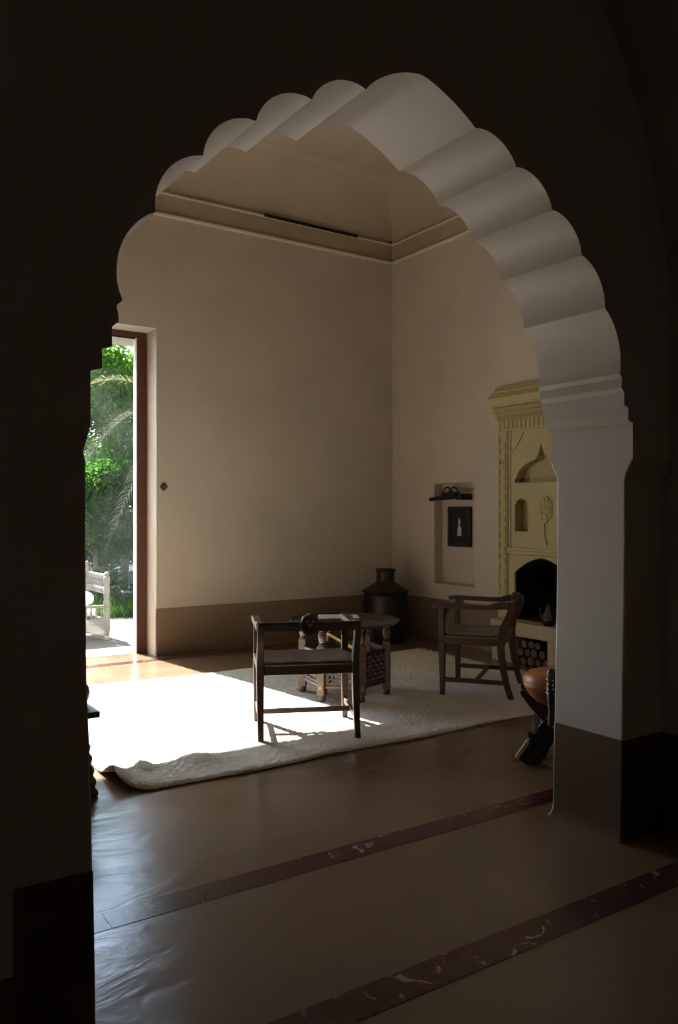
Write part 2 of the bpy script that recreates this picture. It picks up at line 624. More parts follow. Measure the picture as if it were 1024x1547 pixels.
mb.box(XW0-0.3, CX-R0, 1.862, 2.2785, 0, 0.44)
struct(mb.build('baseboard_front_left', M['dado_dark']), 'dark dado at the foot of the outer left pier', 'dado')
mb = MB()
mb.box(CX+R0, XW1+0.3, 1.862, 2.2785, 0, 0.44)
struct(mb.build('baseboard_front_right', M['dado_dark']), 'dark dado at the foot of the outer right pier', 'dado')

# --- viewer's room shell
struct(MB().box(XW0-0.3, XW0, -4.3, 1.87, 0, ZT).build('wall_near_left', M['nearwall']))
struct(MB().box(XW1, XW1+0.3, -4.3, 1.87, 0, ZT).build('wall_near_right', M['nearwall']))
struct(MB().box(XW0-0.3, XW1+0.3, -4.3, -4.0, 0, ZT).build('wall_near_back', M['nearwall']))
struct(MB().box(XW0-0.3, XW1+0.3, -4.3, 1.87, 4.6, 4.9).build('ceiling_near', M['nearwall']))

# --- wall with the garden door
DX0, DX1, DZ = 0.68, 3.02, 3.295
mb = MB()
mb.box(XW0-0.3, DX0, YB, 8.10, 0, ZT)
mb.box(DX1, XW1+0.6, YB, 8.10, 0, ZT)
mb.box(DX0, DX1, YB, 8.10, DZ, ZT)
struct(mb.build('wall_back', M['wall']), 'tall cream plaster wall with the garden door at its left', 'wall')
mb = MB()
mb.box(XW0-0.3, DX0-0.06, 8.10, 8.55, -0.2, ZT)
mb.box(DX1+0.06, XW1+0.6, 8.10, 8.55, -0.2, ZT)
mb.box(DX0-0.06, DX1+0.06, 8.10, 8.55, 3.235, ZT)
struct(mb.build('wall_outer', M['outwall']))
mb = MB()
mb.box(DX1, XW1, YB-0.006, YB+0.02, 0, 0.477)
struct(mb.build('baseboard_back', M['dado']), 'olive brown dado along the back wall right of the door', 'dado')
struct(MB().box(XW0, DX0, YB-0.006, YB+0.02, 0, 0.477).build('baseboard_back_left', M['dado']))
struct(MB().box(DX0-0.06, DX1+0.06, 8.10, 8.56, -0.2, 0.004).build('trim_4', M['outwall']), 'pale stone door sill', 'sill')

# --- garden door frame with pane
door = bpy.data.objects.new('door_1', None)
COL.objects.link(door)
door.location = (CX, 8.09, 0)
struct(door, 'tall red-brown wooden door frame with glass onto the garden', 'door')
org = (CX, 8.09, 0)
for x0, x1 in ((2.916, DX1), (DX0, 0.784)):
    MB().box(x0, x1, 8.085, 8.168, 0.001, DZ).build('jamb', M['redwood'], door, bevel=0.004, origin=org)
MB().box(0.784, 2.916, 8.085, 8.168, 3.235, DZ).build('head', M['redwood'], door, bevel=0.004, origin=org)
MB().box(0.784, 2.916, 8.120, 8.126, 0.006, 3.235).build('glass_pane', M['glass'], door, origin=org)
MB().box(2.909, 2.9165, 8.092, 8.175, 0.002, 3.235).build('pale_lining', M['cloth'], door, origin=org)

# --- west and east walls
struct(MB().box(XW0-0.3, XW0, YA1, YB+0.3, 0, ZT).build('wall_left', M['wall']))
struct(MB().box(XW0-0.01, XW0+0.006, YA1, YB, 0, 0.477).build('baseboard_left_room', M['dado']))
NY0, NY1, NZ0, NZ1 = 6.397, 7.043, 0.648, 1.768
FY = 5.345                    # fireplace axis
def fire_arch(w, zs, za, z0):
    pts = [(FY-w, z0), (FY+w, z0)]
    for k in range(-14, 15):
        u = -k/14
        pts.append((FY+w*u, zs+(za-zs)*(1-abs(u)**1.75)))
    return pts
ex = lambda u, v, t: (t, u, v)
mb = MB()
mb.plate([(YA1-0.2, 0), (YB+0.2, 0), (YB+0.2, ZT), (YA1-0.2, ZT)],
         [[(NY0, NZ0), (NY1, NZ0), (NY1, NZ1), (NY0, NZ1)], fire_arch(0.345, 0.86, 1.012, 0.40)], ex, XW1, XW1+0.12)
mb.box(XW1+0.12, XW1+0.3, YA1-0.2, FY-0.45, 0, ZT)
mb.box(XW1+0.12, XW1+0.3, FY+0.45, YB+0.2, 0, ZT)
mb.box(XW1+0.12, XW1+0.3, FY-0.45, FY+0.45, 1.1, ZT)
mb.box(XW1+0.45, XW1+0.6, FY-0.6, FY+0.6, 0, 1.3)
mb.box(5.88, 6.0, FY-0.585, FY+0.585, 2.69, 4.66)
struct(mb.build('wall_right', M['wall'], bevel=0.004), 'cream right wall with picture niche and chimney breast', 'wall')
struct(MB().box(XW1-0.006, XW1+0.01, FY+0.56, YB, 0, 0.477).build('baseboard_right_room', M['dado']), 'brown dado along the right wall under the niche', 'dado')
struct(MB().box(XW1-0.006, XW1+0.01, YA1, FY-0.56, 0, 0.477).build('baseboard_right_near', M['dado']))

# --- frieze and coved ceiling
mb = MB()
e = 0.014
def ring(mb, z0, z1, pr):
    mb.box(XW0, XW1, YB-pr, YB+0.02, z0, z1)
    mb.box(XW0, XW1, YA1-0.02, YA1+pr, z0, z1)
    mb.box(XW0-0.02, XW0+pr, YA1, YB, z0, z1)
    mb.box(XW1-pr, XW1+0.02, YA1, YB, z0, z1)
ring(mb, 4.452, 4.655, 0.012)
fr = struct(mb.build('trim_5', M['frieze']), 'ochre frieze band running round the room under the vault', 'frieze')
mb = MB()
ring(mb, 4.432, 4.455, 0.034)
ring(mb, 4.653, 4.672, 0.024)
struct(mb.build('trim_6', M['moulding']), 'thin cream mouldings edging the frieze, coloured lighter as if lit from below', 'moulding')
rows = []
RH, RV = 0.95, 0.60
N = 22
for k in range(N+1):
    th = PI/2*k/N
    ins = RH*(1-math.cos(th)**1.15)
    z = ZC+RV*math.sin(th)**0.95
    rows.append((ins, z))
mb = MB()
vs = []
fs = []
for ins, z in rows:
    vs += [(XW0+ins, YA1+ins, z), (XW1-ins, YA1+ins, z), (XW1-ins, YB-ins, z), (XW0+ins, YB-ins, z)]
for k in range(N):
    for j in range(4):
        j2 = (j+1) % 4
        fs.append((4*k+j, 4*k+j2, 4*k+4+j2, 4*k+4+j))
fs.append(tuple(4*N+j for j in range(4)))
mb.add(vs, fs)
struct(mb.build('ceiling', M['vault'], smooth=30), 'cream coved ceiling over the far room', 'ceiling')
struct(MB().box(XW0-0.3, XW1+0.6, YA1-0.4, 8.55, 5.2, 5.45).build('ceiling_slab', M['vault']))

tag(MB().box(4.235, 5.465, YB-0.029, YB-0.010, 4.655, 4.692).build('vent_slot', M['slot'], bevel=0.003), 'long thin black slot vent on top of the frieze of the back wall', 'vent')

# ================================================================== OBJECTS
# --- rug
RX0, RX1, RY0, RY1 = 1.415, 5.40, 4.045, 6.72
def rug_lift(x, y):
    z = 0.0
    d = max(0.0, 1.60-x)
    z += 0.075*(d/0.18)**1.6*math.exp(-((y-4.26)/0.15)**2)
    z += 0.030*math.exp(-((x-1.62)/0.05)**2)*math.exp(-((y-4.42)/0.14)**2)
    z += 0.028*math.exp(-(((x-1.95)+0.35*(y-4.33))/0.10)**2)*math.exp(-((y-4.36)/0.11)**2)
    return min(z, 0.09)
def rug_xy(u, v):
    x = RX0+(RX1-RX0)*u
    y = RY0+(RY1-RY0)*v
    # rounded front left corner
    q = 0.16
    ax, ay = max(0, 1-(x-RX0)/q), max(0, 1-(y-RY0)/q)
    x += 0.30*q*ax*ay*ay
    y += 0.30*q*ay*ax*ax
    y += 0.012*math.sin(x*5.1)*(1-v)+0.02*math.sin(x*3.3+1)*v-0.02*(x-1.4)*v
    x += 0.015*math.sin(y*4)*(1-u)+0.015*math.sin(y*6+1)*u
    return x, y
NU, NV = 420, 290
vt, vb = [], []
for j in range(NV+1):
    for i in range(NU+1):
        u, v = i/NU, j/NV
        x, y = rug_xy(u, v)
        edge = min(1.0, min(u*(RX1-RX0), (1-u)*(RX1-RX0), v*(RY1-RY0), (1-v)*(RY1-RY0))/0.03)
        lf = rug_lift(x, y)
        p = Vector((x*45, y*45, 0))
        t = 0.010+0.014*math.sqrt(edge)+0.006*noise.noise(p)+0.004*noise.noise(Vector((x*6, y*6, 3)))
        vt.append((x+0.004*noise.noise(Vector((x*60, y*60, 9))), y+0.004*noise.noise(Vector((x*60, y*60, 5))), lf+max(t, 0.005)))
rug = MB()
W = NU+1
rug.add(vt, [(j*W+i, j*W+i+1, (j+1)*W+i+1, (j+1)*W+i) for j in range(NV) for i in range(NU)])
rug_root = thing('area_rug', (RX0, RY0, 0), 0, 'large cream wool pile rug with a curled front left corner', 'rug')
rug.build('pile', M['rug'], rug_root, smooth=80, origin=(RX0, RY0, 0))
bk = MB()
n2, m2 = 160, 110
vb = []
for lay in (0.002, 0.008):
    for j in range(m2+1):
        for i in range(n2+1):
            x, y = rug_xy(i/n2, j/m2)
            vb.append((x, y, rug_lift(x, y)+lay))
W2 = n2+1
o2 = (m2+1)*W2
fs = [(j*W2+i, j*W2+i+1, (j+1)*W2+i+1, (j+1)*W2+i) for j in range(m2) for i in range(n2)]
fs += [tuple(o2+q for q in f) for f in fs]
rim = [i for i in range(n2+1)]+[j*W2+n2 for j in range(1, m2+1)]+[m2*W2+i for i in range(n2-1, -1, -1)]+[j*W2 for j in range(m2-1, 0, -1)]
for a, b in zip(rim, rim[1:]+rim[:1]):
    fs.append((a, b, o2+b, o2+a))
bk.add(vb, fs)
b_ = bk.build('backing', M['rugback'], rug_root, smooth=50, origin=(RX0, RY0, 0))
b_['label'] = 'brown woven backing under the curled corner'
fg = MB()
for k in range(330):
    t = random.random()
    x, y = rug_xy(1.0, t)
    L = random.uniform(0.03, 0.085)
    a = random.uniform(-0.7, 0.7)
    q = (x+L*math.cos(a), y+L*math.sin(a), 0.004+random.random()*0.008)
    fg.tube([(x-0.02, y, 0.016), ((x+q[0])/2, (y+q[1])/2, 0.016+random.random()*0.014), q], [0.007, 0.006, 0.003], 5)
f_ = fg.build('fringe', M['rug'], rug_root, smooth=60, origin=(RX0, RY0, 0))
f_['kind'] = 'stuff'
RUGZ = 0.024

# --- armchairs
def make_chair(mat, label, loc, rz):
    t = thing('armchair', loc, rz, label, 'armchair', 'carved low wooden armchairs on the rug')
    hw = 0.305
    for sx in (-1, 1):
        x = sx*hw
        mb = MB()
        mb.bar((x, 0.235, 0.0), (x, 0.24, 0.42), 0.036, 0.036, 0.050, 0.050)
        mb.bar((x, 0.24, 0.42), (x, 0.24, 0.690), 0.046, 0.046, 0.040, 0.038)
        mb.build('leg', mat, t, bevel=0.004)
        path = [(x, -0.295, 0.0), (x, -0.262, 0.10), (x, -0.235, 0.22), (x, -0.218, 0.36), (x, -0.215, 0.46), (x, -0.232, 0.543), (x, -0.268, 0.614), (x, -0.292, 0.677), (x, -0.292, 0.735)]
        sz = [(0.036, 0.042), (0.038, 0.044), (0.042, 0.048), (0.046, 0.056), (0.046, 0.058), (0.044, 0.054), (0.042, 0.052), (0.042, 0.05), (0.042, 0.046)]
        MB().sweep(path, sz).build('leg', mat, t, smooth=25, bevel=0.004)
        # arm: flat front, stepped up towards the back
        xa = sx*(hw+0.006)
        path = [(xa, 0.315, 0.6966), (xa, 0.25, 0.7020), (xa, 0.0, 0.6966), (xa, -0.12, 0.6966), (xa, -0.16, 0.7055), (xa, -0.22, 0.7145), (xa, -0.285, 0.7145)]
        sz = [(0.056, 0.030), (0.060, 0.036), (0.046, 0.036), (0.042, 0.036), (0.042, 0.048), (0.042, 0.056), (0.042, 0.050)]
        MB().sweep(path, sz).build('arm', mat, t, smooth=25, bevel=0.005)
        MB().bar((x, 0.22, 0.125), (x, -0.245, 0.125), 0.022, 0.034).build('stretcher', mat, t, bevel=0.003)
    MB().bar((-hw, -0.02, 0.125), (hw, -0.02, 0.125), 0.022, 0.032).build('stretcher', mat, t, bevel=0.003)
    mb = MB()
    mb.box(-hw, hw, 0.222, 0.258, 0.405, 0.468)
    mb.box(-hw, hw, -0.236, -0.200, 0.400, 0.468)
    mb.box(-hw-0.018, -hw+0.018, -0.21, 0.24, 0.405, 0.468)
    mb.box(hw-0.018, hw+0.018, -0.21, 0.24, 0.405, 0.468)
    mb.build('seat_frame', mat, t, bevel=0.004)
    # slightly slung leather seat
    vs, fs = [], []
    nx, ny = 28, 24
    for lay in (0, 1):
        for j in range(ny+1):
            for i in range(nx+1):
                u, v = i/nx*2-1, j/ny*2-1
                x, y = u*(hw+0.005), 0.012+v*0.236
                if abs(u) > 0.86 and abs(v) > 0.80:
                    x = max(-0.275, min(0.275, x))
                z = 0.484-0.022*(1-u*u)*(1-v*v)+0.003*math.sin(9*u+3*v)*(1-u*u)
                if max(abs(u), abs(v)) > 0.97:
                    z -= 0.008
                vs.append((x, y, z if lay else 0.452))
    W = nx+1
    o = (ny+1)*W
    q = [(j*W+i, j*W+i+1, (j+1)*W+i+1, (j+1)*W+i) for j in range(ny) for i in range(nx)]
    fs = q+[tuple(o+a for a in f) for f in q]
    rim = [i for i in range(W)]+[j*W+nx for j in range(1, ny+1)]+[ny*W+i for i in range(nx-1, -1, -1)]+[j*W for j in range(ny-1, 0, -1)]
    for a, b in zip(rim, rim[1:]+rim[:1]):
        fs.append((a, b, o+b, o+a))
    seat = MB().add(vs, fs).build('seat', M['leather'], t, smooth=50)
    seat['label'] = 'worn brown leather seat'
    for y in (-0.238, 0.260):
        st = MB().bar((-0.275, y, 0.462), (0.275, y, 0.462), 0.003, 0.007)
        for k in range(44):
            st.ball((-0.272+0.544*k/43, y, 0.462), 0.0050, 8, 6)
        st.build('nail_trim', M['studs'], seat, smooth=60)['label'] = 'row of brass nail heads'
    for x in (-hw-0.019, hw+0.019):
        st = MB().bar((x, -0.193, 0.462), (x, 0.213, 0.462), 0.003, 0.007)
        for k in range(30):
            st.ball((x, -0.19+0.40*k/29, 0.462), 0.0050, 8, 6)
        st.build('nail_trim', M['studs'], seat, smooth=60)['label'] = 'row of brass nail heads'
    # crest rail with rope carving and medallion
    mb = MB()
    mb.box(-hw-0.02, hw+0.02, -0.306, -0.278, 0.684, 0.742)
    for s in (-1, 1):
        for k in range(17):
            x = s*(0.075+0.0125*k)
            for yy in (-0.308, -0.276):
                mb.bar((x-s*0.012, yy, 0.696), (x+s*0.012, yy, 0.730), 0.008, 0.006, up=(0, 1, 0))
    rail = mb.build('crest_rail', mat, t, bevel=0.003)
    med = MB()
    prof = []
    K = 48
    outer = []
    for k in range(K):
        a = 2*PI*k/K
        r = 0.062+0.004*math.cos(8*a)
        outer.append((r*math.cos(a)*0.92, 0.722+r*math.sin(a)*1.08))
    holes = []
    for k in range(4):
        a = PI/4+PI/2*k
        c = (0.026*math.cos(a), 0.722+0.028*math.sin(a))
        holes.append([(c[0]+0.011*math.cos(2*PI*j/10), c[1]+0.011*math.sin(2*PI*j/10)) for j in range(10)])
    med.plate(outer, holes, lambda u, v, q: (u, q, v), -0.316, -0.268)
    ringp = [(0.058*math.cos(2*PI*k/32)*0.92, -0.317, 0.722+0.058*math.sin(2*PI*k/32)*1.08) for k in range(32)]
    med.tube(ringp, 0.006, 6, True)
    med.tube([(p[0], -0.267, p[2]) for p in ringp], 0.006, 6, True)
    med.ball((0, -0.318, 0.722), 0.012, 10, 6)
    med.build('medallion', mat, rail, smooth=35)
    # carved brackets at the post corners
    for s in (-1, 1):
        MB().sweep([(s*0.288, 0.226, 0.58), (s*0.288, 0.222, 0.635), (s*0.288, 0.195, 0.682)], [(0.018, 0.012), (0.018, 0.03), (0.018, 0.045)]).build('bracket', mat, t, smooth=30)
    return t

chair_a = make_chair(M['darkwood'], 'dark carved wooden armchair with its back to the viewer, half in the sun patch', (2.807, 4.610, RUGZ-0.004), math.radians(-25.3))
chair_b = copy_tree(chair_a)
chair_b['label'] = 'brown carved wooden armchair beside the fireplace, facing left in shade'
chair_b.location = (4.595, 4.836, RUGZ-0.004)
chair_b.rotation_euler = (0, 0, math.radians(36.7))

# --- hexagonal tray table
TX, TY = 3.605, 5.32
tb = thing('tray_table', (TX, TY, RUGZ-0.003), 0, 'six legged carved wooden table topped by a large round metal tray', 'table')
ANG = [136, 206, 258, 316, 18, 76]
TR = 0.335
leg_prof = [(0.024, 0.0), (0.030, 0.012), (0.030, 0.03), (0.022, 0.045)]
legpos = []
for a in ANG:
    a = math.radians(a)
    px_, py_ = TR*math.cos(a), TR*math.sin(a)
    legpos.append((px_, py_))
    mb = MB()
    mb.lathe([(0.018, 0.0), (0.028, 0.008), (0.030, 0.025), (0.024, 0.045), (0.024, 0.05)], (px_, py_, 0), 14)
    # square shaft, turned to face outwards
    c, s_ = math.cos(a), math.sin(a)
    hw = 0.029
    base = [(px_+hw*(c*i-s_*j), py_+hw*(s_*i+c*j)) for i, j in ((-1, -1), (1, -1), (1, 1), (-1, 1))]
    mb.hexa([(x, y, 0.048) for x, y in base]+[(x, y, 0.42) for x, y in base])
    leg = mb.build('leg', M['tablewood'], tb, smooth=35, bevel=0.003)
    MB().lathe([(0.024, 0.418), (0.028, 0.428), (0.018, 0.44), (0.026, 0.455), (0.031, 0.48), (0.030, 0.505), (0.020, 0.53), (0.026, 0.54), (0.026, 0.552)], (px_, py_, 0), 16).build('turned_neck', M['tablewood'], leg, smooth=40)
    # brass star inlay near the foot
    star = MB()
    oc = (px_+c*(hw+0.0008), py_+s_*(hw+0.0008))
    for k in range(8):
        b = 2*PI*k/8
        star.bar((oc[0], oc[1], 0.105), (oc[0]-s_*0.018*math.cos(b), oc[1]+c*0.018*math.cos(b), 0.105+0.024*math.sin(b)), 0.004, 0.003)
    star.build('star_inlay', M['inlay'], leg)
for i in range(6):
    p, q = Vector((*legpos[i], 0)), Vector((*legpos[(i+1) % 6], 0))
    d = q-p
    L = d.length
    d.normalize()
    nrm = Vector((d.y, -d.x, 0))
    def pl(u, v, t, p=p, d=d, nrm=nrm):
        w = p+d*u+nrm*t
        return (w.x, w.y, v)
    u0, u1, v0, v1 = 0.03, L-0.03, 0.125, 0.345
    holes = []
    nu = max(3, int((u1-u0)/0.034))
    nv = 6
    du, dv = (u1-u0-0.02)/nu, (v1-v0-0.02)/nv
    for a in range(nu):
        for b in range(nv):
            cu, cv = u0+0.01+du*(a+0.5), v0+0.01+dv*(b+0.5)
            ru, rv = du*0.43, dv*0.43
            if (a+b) % 2:
                holes.append([(cu-ru, cv), (cu, cv-rv), (cu+ru, cv), (cu, cv+rv)])
            else:
                holes.append([(cu-ru, cv-rv), (cu+ru, cv-rv*0.2), (cu+ru*0.9, cv+rv), (cu-ru*0.3, cv+rv*0.8)])
    lp = MB()
    lp.plate([(u0, v0), (u1, v0), (u1, v1), (u0, v1)], holes, pl, -0.005, 0.005)
    lp.build('lattice_panel', M['darkwood'], tb)
    for z in (0.110, 0.355):
        a_, b_ = pl(0.02, z, 0), pl(L-0.02, z, 0)
        MB().bar(a_, b_, 0.020, 0.022).build('rail', M['tablewood'], tb, bevel=0.002)
    if i == 1:
        a_, b_ = pl(0.03, 0.50, -0.10), pl(L-0.03, 0.385, -0.03)
        MB().bar(a_, b_, 0.012, 0.020).build('brace', M['inlay'], tb)
top = MB()
top.lathe([(0.0, 0.553), (0.36, 0.553), (0.405, 0.556), (0.428, 0.568), (0.436, 0.582), (0.432, 0.583), (0.422, 0.572), (0.395, 0.562), (0.30, 0.561), (0.295, 0.5625), (0.285, 0.561), (0.12, 0.561), (0.115, 0.5625), (0.0, 0.561)], (0, 0, 0), 72)
tr_ = top.build('tray_top', M['tray'], tb, smooth=35)
tr_['label'] = 'round grey metal tray with raised rim'

# magazine on the tray
mg = thing('magazine', (3.70, 5.545, RUGZ+0.5625), math.radians(-31), 'open magazine lying flat on the round metal tray', 'magazine')
MB().box(-0.165, 0.165, -0.12, 0.12, 0, 0.010).build('pages', M['paper'], mg, bevel=0.002)
MB().box(0.02, 0.115, -0.085, 0.10, 0.0098, 0.0108).build('picture', M['photo'], mg)
# --- big pot in the corner
pt = thing('water_pot', (5.545, 7.355, 0), 0, 'large dark bronze water pot standing in the room corner', 'pot')
body = [(0.0, 0.0), (0.20, 0.0), (0.235, 0.03), (0.247, 0.12), (0.250, 0.30), (0.247, 0.46), (0.240, 0.525), (0.250, 0.54), (0.262, 0.55)]
MB().lathe(body+[(0.0, 0.55)], seg=48).build('body', M['blackpot'], pt, smooth=40)
MB().lathe([(0.262, 0.548), (0.268, 0.556), (0.262, 0.568), (0.20, 0.605), (0.145, 0.640), (0.118, 0.655), (0.108, 0.665), (0.0, 0.665)], seg=48).build('shoulder', M['blackpot'], pt, smooth=40)
MB().lathe([(0.110, 0.655), (0.103, 0.672), (0.101, 0.76), (0.104, 0.785), (0.116, 0.80), (0.116, 0.808), (0.104, 0.808), (0.095, 0.79), (0.095, 0.68), (0.0, 0.68)], seg=40).build('neck', M['blackpot'], pt, smooth=40)
for sx in (-1, 1):
    hp = MB().tube([(sx*0.245, -0.05, 0.42), (sx*0.285, -0.05, 0.44), (sx*0.295, 0, 0.45), (sx*0.285, 0.05, 0.44), (sx*0.245, 0.05, 0.42)], 0.010, 8)
    hp.build('handle', M['blackpot'], pt, smooth=50)

# --- wall plate by the door
wp = MB()
out = []
for k in range(40):
    a = 2*PI*k/40
    r = 0.028*(1+0.35*abs(math.cos(2*a))**0.7)
    out.append((3.095+r*math.cos(a), 1.704+r*math.sin(a)))
wp.plate(out, [], lambda u, v, t: (u, t, v), YB-0.012, YB+0.003)
wp.ball((3.095, YB-0.012, 1.704), 0.009, 10, 6)
tag(wp.build('wall_plate', M['plaque'], smooth=40, origin=(3.095, YB, 1.704)), 'small four-lobed bronze plate on the back wall beside the door', 'wall plate')

# --- picture and picture lamp in the niche
pic = thing('framed_picture', (6.12, 6.728, 1.285), 0, 'small dark box-framed picture with a pale bottle shape, hung in the wall niche', 'picture')
o = (6.12, 6.728, 1.285)
mb = MB()
y0, y1, z0, z1 = 6.552, 6.918, 1.066, 1.506
mb.plate([(y0, z0), (y1, z0), (y1, z1), (y0, z1)], [[(y0+0.045, z0+0.05), (y1-0.045, z0+0.05), (y1-0.045, z1-0.05), (y0+0.045, z1-0.05)]], ex, 6.085, 6.12)
mb.build('frame', M['iron'], pic, bevel=0.004, origin=o)
MB().box(6.095, 6.105, y0+0.04, y1-0.04, z0+0.045, z1-0.045).build('panel', M['iron'], pic, origin=o)
bt = MB()
prof = [(0.030, 0.0), (0.032, 0.04), (0.030, 0.085), (0.014, 0.105), (0.010, 0.12), (0.016, 0.145), (0.017, 0.16), (0.006, 0.19), (0.0, 0.20)]
pl_ = [(6.727+r, 1.185+z) for r, z in prof]+[(6.727-r, 1.185+z) for r, z in reversed(prof[:-1])]
bt.plate(pl_, [], ex, 6.088, 6.096)
b2 = bt.build('bottle_shape', M['bone'], pic, origin=o)
b2['label'] = 'pale bottle-shaped inset'
for k in range(6):
    MB().ball((6.085, y0+0.05+0.055*k, z1-0.022), 0.007, 8, 6).build('nail_head', M['iron'], pic, smooth=50, origin=o)
lp_ = thing('picture_lamp', (6.0, 6.60, 1.63), 0, 'black iron picture lamp with looped arms above the framed picture', 'lamp')
o = (6.0, 6.60, 1.63)
mb = MB()
mb.box(5.955, 6.12, 6.548, 6.640, 1.582, 1.650)
mb.build('bracket', M['iron'], lp_, bevel=0.006, origin=o)
mb = MB()
mb.tube([(5.95, 7.06, 1.588), (5.95, 7.04, 1.592), (5.955, 6.90, 1.604), (5.96, 6.75, 1.612), (5.965, 6.62, 1.615)], [0.018, 0.022, 0.024, 0.026, 0.022], 12)
mb.tube([(5.965, 6.90, 1.615), (5.965, 6.84, 1.635), (5.965, 6.70, 1.64), (5.965, 6.62, 1.635)], [0.012, 0.030, 0.034, 0.03], 12)
mb.build('shade_tube', M['iron'], lp_, smooth=50, origin=o)
for c0, c1 in ((6.88, 6.69), (6.78, 6.575)):
    pth = [(5.965, c0+(c1-c0)*k/14, 1.635+0.088*math.sin(PI*k/14)) for k in range(15)]
    MB().tube(pth, 0.009, 8).build('loop_arm', M['iron'], lp_, smooth=50, origin=o)

# --- fireplace
fp = thing('fireplace', (5.94, FY, 0), 0, 'pale yellow carved plaster fireplace with cornice and niches against the right wall', 'fireplace')
o = (5.94, FY, 0)
FX = 5.872
def arc_niche(cy, w, z0, zs, za):
    pts = [(cy-w, z0), (cy+w, z0), (cy+w, zs), (cy+w*0.8, zs+0.004)]
    for k in range(1, 12):
        a = PI*k/12
        pts.append((cy+w*0.78*math.cos(a), zs+0.004+(za-zs)*math.sin(a)))
    return pts+[(cy-w*0.8, zs+0.004), (cy-w, zs)]
def ogee(cy):
    half = [(0.338, 1.735), (0.338, 1.775), (0.318, 1.782), (0.312, 1.815), (0.285, 1.850), (0.245, 1.885), (0.19, 1.915), (0.135, 1.932), (0.135, 1.938), (0.10, 1.942), (0.075, 1.955), (0.045, 1.985), (0.022, 2.03), (0.008, 2.07), (0.0, 2.105)]
    r = [(cy+a, z) for a, z in half]
    l = [(cy-a, z) for a, z in reversed(half[:-1])]
    return r+l
mb = MB()
mb.plate([(FY-0.555, 0), (FY+0.555, 0), (FY+0.555, 2.36), (FY-0.555, 2.36)],
         [fire_arch(0.342, 0.86, 1.010, 0.40), ogee(FY), arc_niche(FY+0.255, 0.083, 1.262, 1.525, 1.575), arc_niche(FY-0.30, 0.083, 1.262, 1.525, 1.575)], ex, FX, 5.999)
mb.box(5.985, 5.9995, FY-0.36, FY+0.40, 1.2, 2.14)
mb.build('surround', M['yellow'], fp, origin=o)
# firebox
mb = MB()
mb.box(6.40, 6.44, FY-0.40, FY+0.40, 0.36, 1.09)
mb.box(6.02, 6.44, FY-0.40, FY-0.348, 0.36, 1.09)
mb.box(6.02, 6.44, FY+0.348, FY+0.40, 0.36, 1.09)
mb.box(6.0, 6.44, FY-0.40, FY+0.40, 0.36, 0.401)
mb.box(6.122, 6.44, FY-0.40, FY+0.40, 1.014, 1.09)
mb.build('firebox', M['soot_shade'], fp, origin=o)
# dark reveal lining just inside the opening
lin = fire_arch(0.3415, 0.86, 1.0095, 0.4005)
mb = MB()
mb.plate(fire_arch(0.3425, 0.8605, 1.0105, 0.3995), [fire_arch(0.334, 0.858, 1.002, 0.405)], ex, FX+0.02, 6.12)
mb.build('fire_lining', M['soot_shade'], fp, origin=o)
for s in (-1, 1):
    pm = MB()
    ya, yb = FY+s*0.425, FY+s*0.552
    pm.box(FX-0.014, FX+0.001, min(ya, yb), max(ya, yb), 0.0, 2.25)
    pil = pm.build('pilaster', M['yellow'], fp, bevel=0.003, origin=o)
    fm = MB()
    fm.box(FX-0.0155, FX-0.0135, FY+s*0.489-0.052, FY+s*0.489+0.052, 0.6, 2.22)
    z = 0.62
    k = 0
    yc = FY+s*0.489
    while z < 2.18:
        d = 0.036
        sgn = 1 if k % 2 else -1
        fm.box(FX-0.026, FX-0.013, yc-d, yc+d, z, z+0.010)
        fm.box(FX-0.026, FX-0.013, yc+sgn*d-0.006, yc+sgn*d+0.006, z, z+0.052)
        z += 0.052
        k += 1
    fm.box(FX-0.021, FX-0.013, yc-0.050, yc-0.045, 0.6, 2.22)
    fm.box(FX-0.021, FX-0.013, yc+0.045, yc+0.050, 0.6, 2.22)
    fm.build('fret_carving', M['yellow'], pil, origin=o)
    # panel frame
    mb = MB()
    yy = FY+s*0.388
    mb.box(FX-0.010, FX+0.001, min(yy, yy+s*0.014), max(yy, yy+s*0.014), 1.10, 2.25)
    pth = [(FX-0.004, FY+s*(0.388-0.165*t), 2.045+0.18*t**1.8+0.012*math.sin(PI*t)) for t in [k/12 for k in range(13)]]
    mb.tube(pth, 0.009, 8)
    mb.build('panel_frame', M['yellow'], fp, smooth=40, origin=o)
    # raised flower tree
    tc = FY+s*0.04
    tm = MB()
    cz = 1.475
    cyy = FY-0.045 if s > 0 else None
    if s > 0:
        out = []
        for k in range(56):
            a = 2*PI*k/56
            r = 0.105*(1+0.16*abs(math.cos(3.5*a)))
            out.append((FY+r*math.cos(a)*0.92-0.035, cz+r*math.sin(a)*1.1))
        tm.plate(out, [], ex, FX-0.013, FX+0.001)
        for k in range(7):
            a = PI/2+2*PI*k/7
            tm.ball((FX-0.012, FY-0.035+0.062*math.cos(a), cz+0.07*math.sin(a)), 0.040, 14, 8, (0.42, 0.95, 1.1))
        tm.tube([(FX-0.004, FY-0.035, cz-0.10), (FX-0.004, FY-0.040, 1.30), (FX-0.004, FY-0.050, 1.20), (FX-0.004, FY-0.075, 1.14)], 0.009, 8)
        t_ = tm.build('flower_relief', M['yellow'], fp, smooth=40, origin=o)
mb = MB()
mb.box(FX-0.012, FX+0.001, FY-0.40, FY+0.40, 1.012+0.01, 1.035)
mb.box(FX-0.024, FX+0.001, FY-0.425, FY+0.425, 1.045, 1.072)
mb.box(FX-0.016, FX+0.001, FY-0.425, FY+0.425, 1.072, 1.102)
mb.build('mantel_moulding', M['yellow'], fp, bevel=0.004, origin=o)
mb = MB()
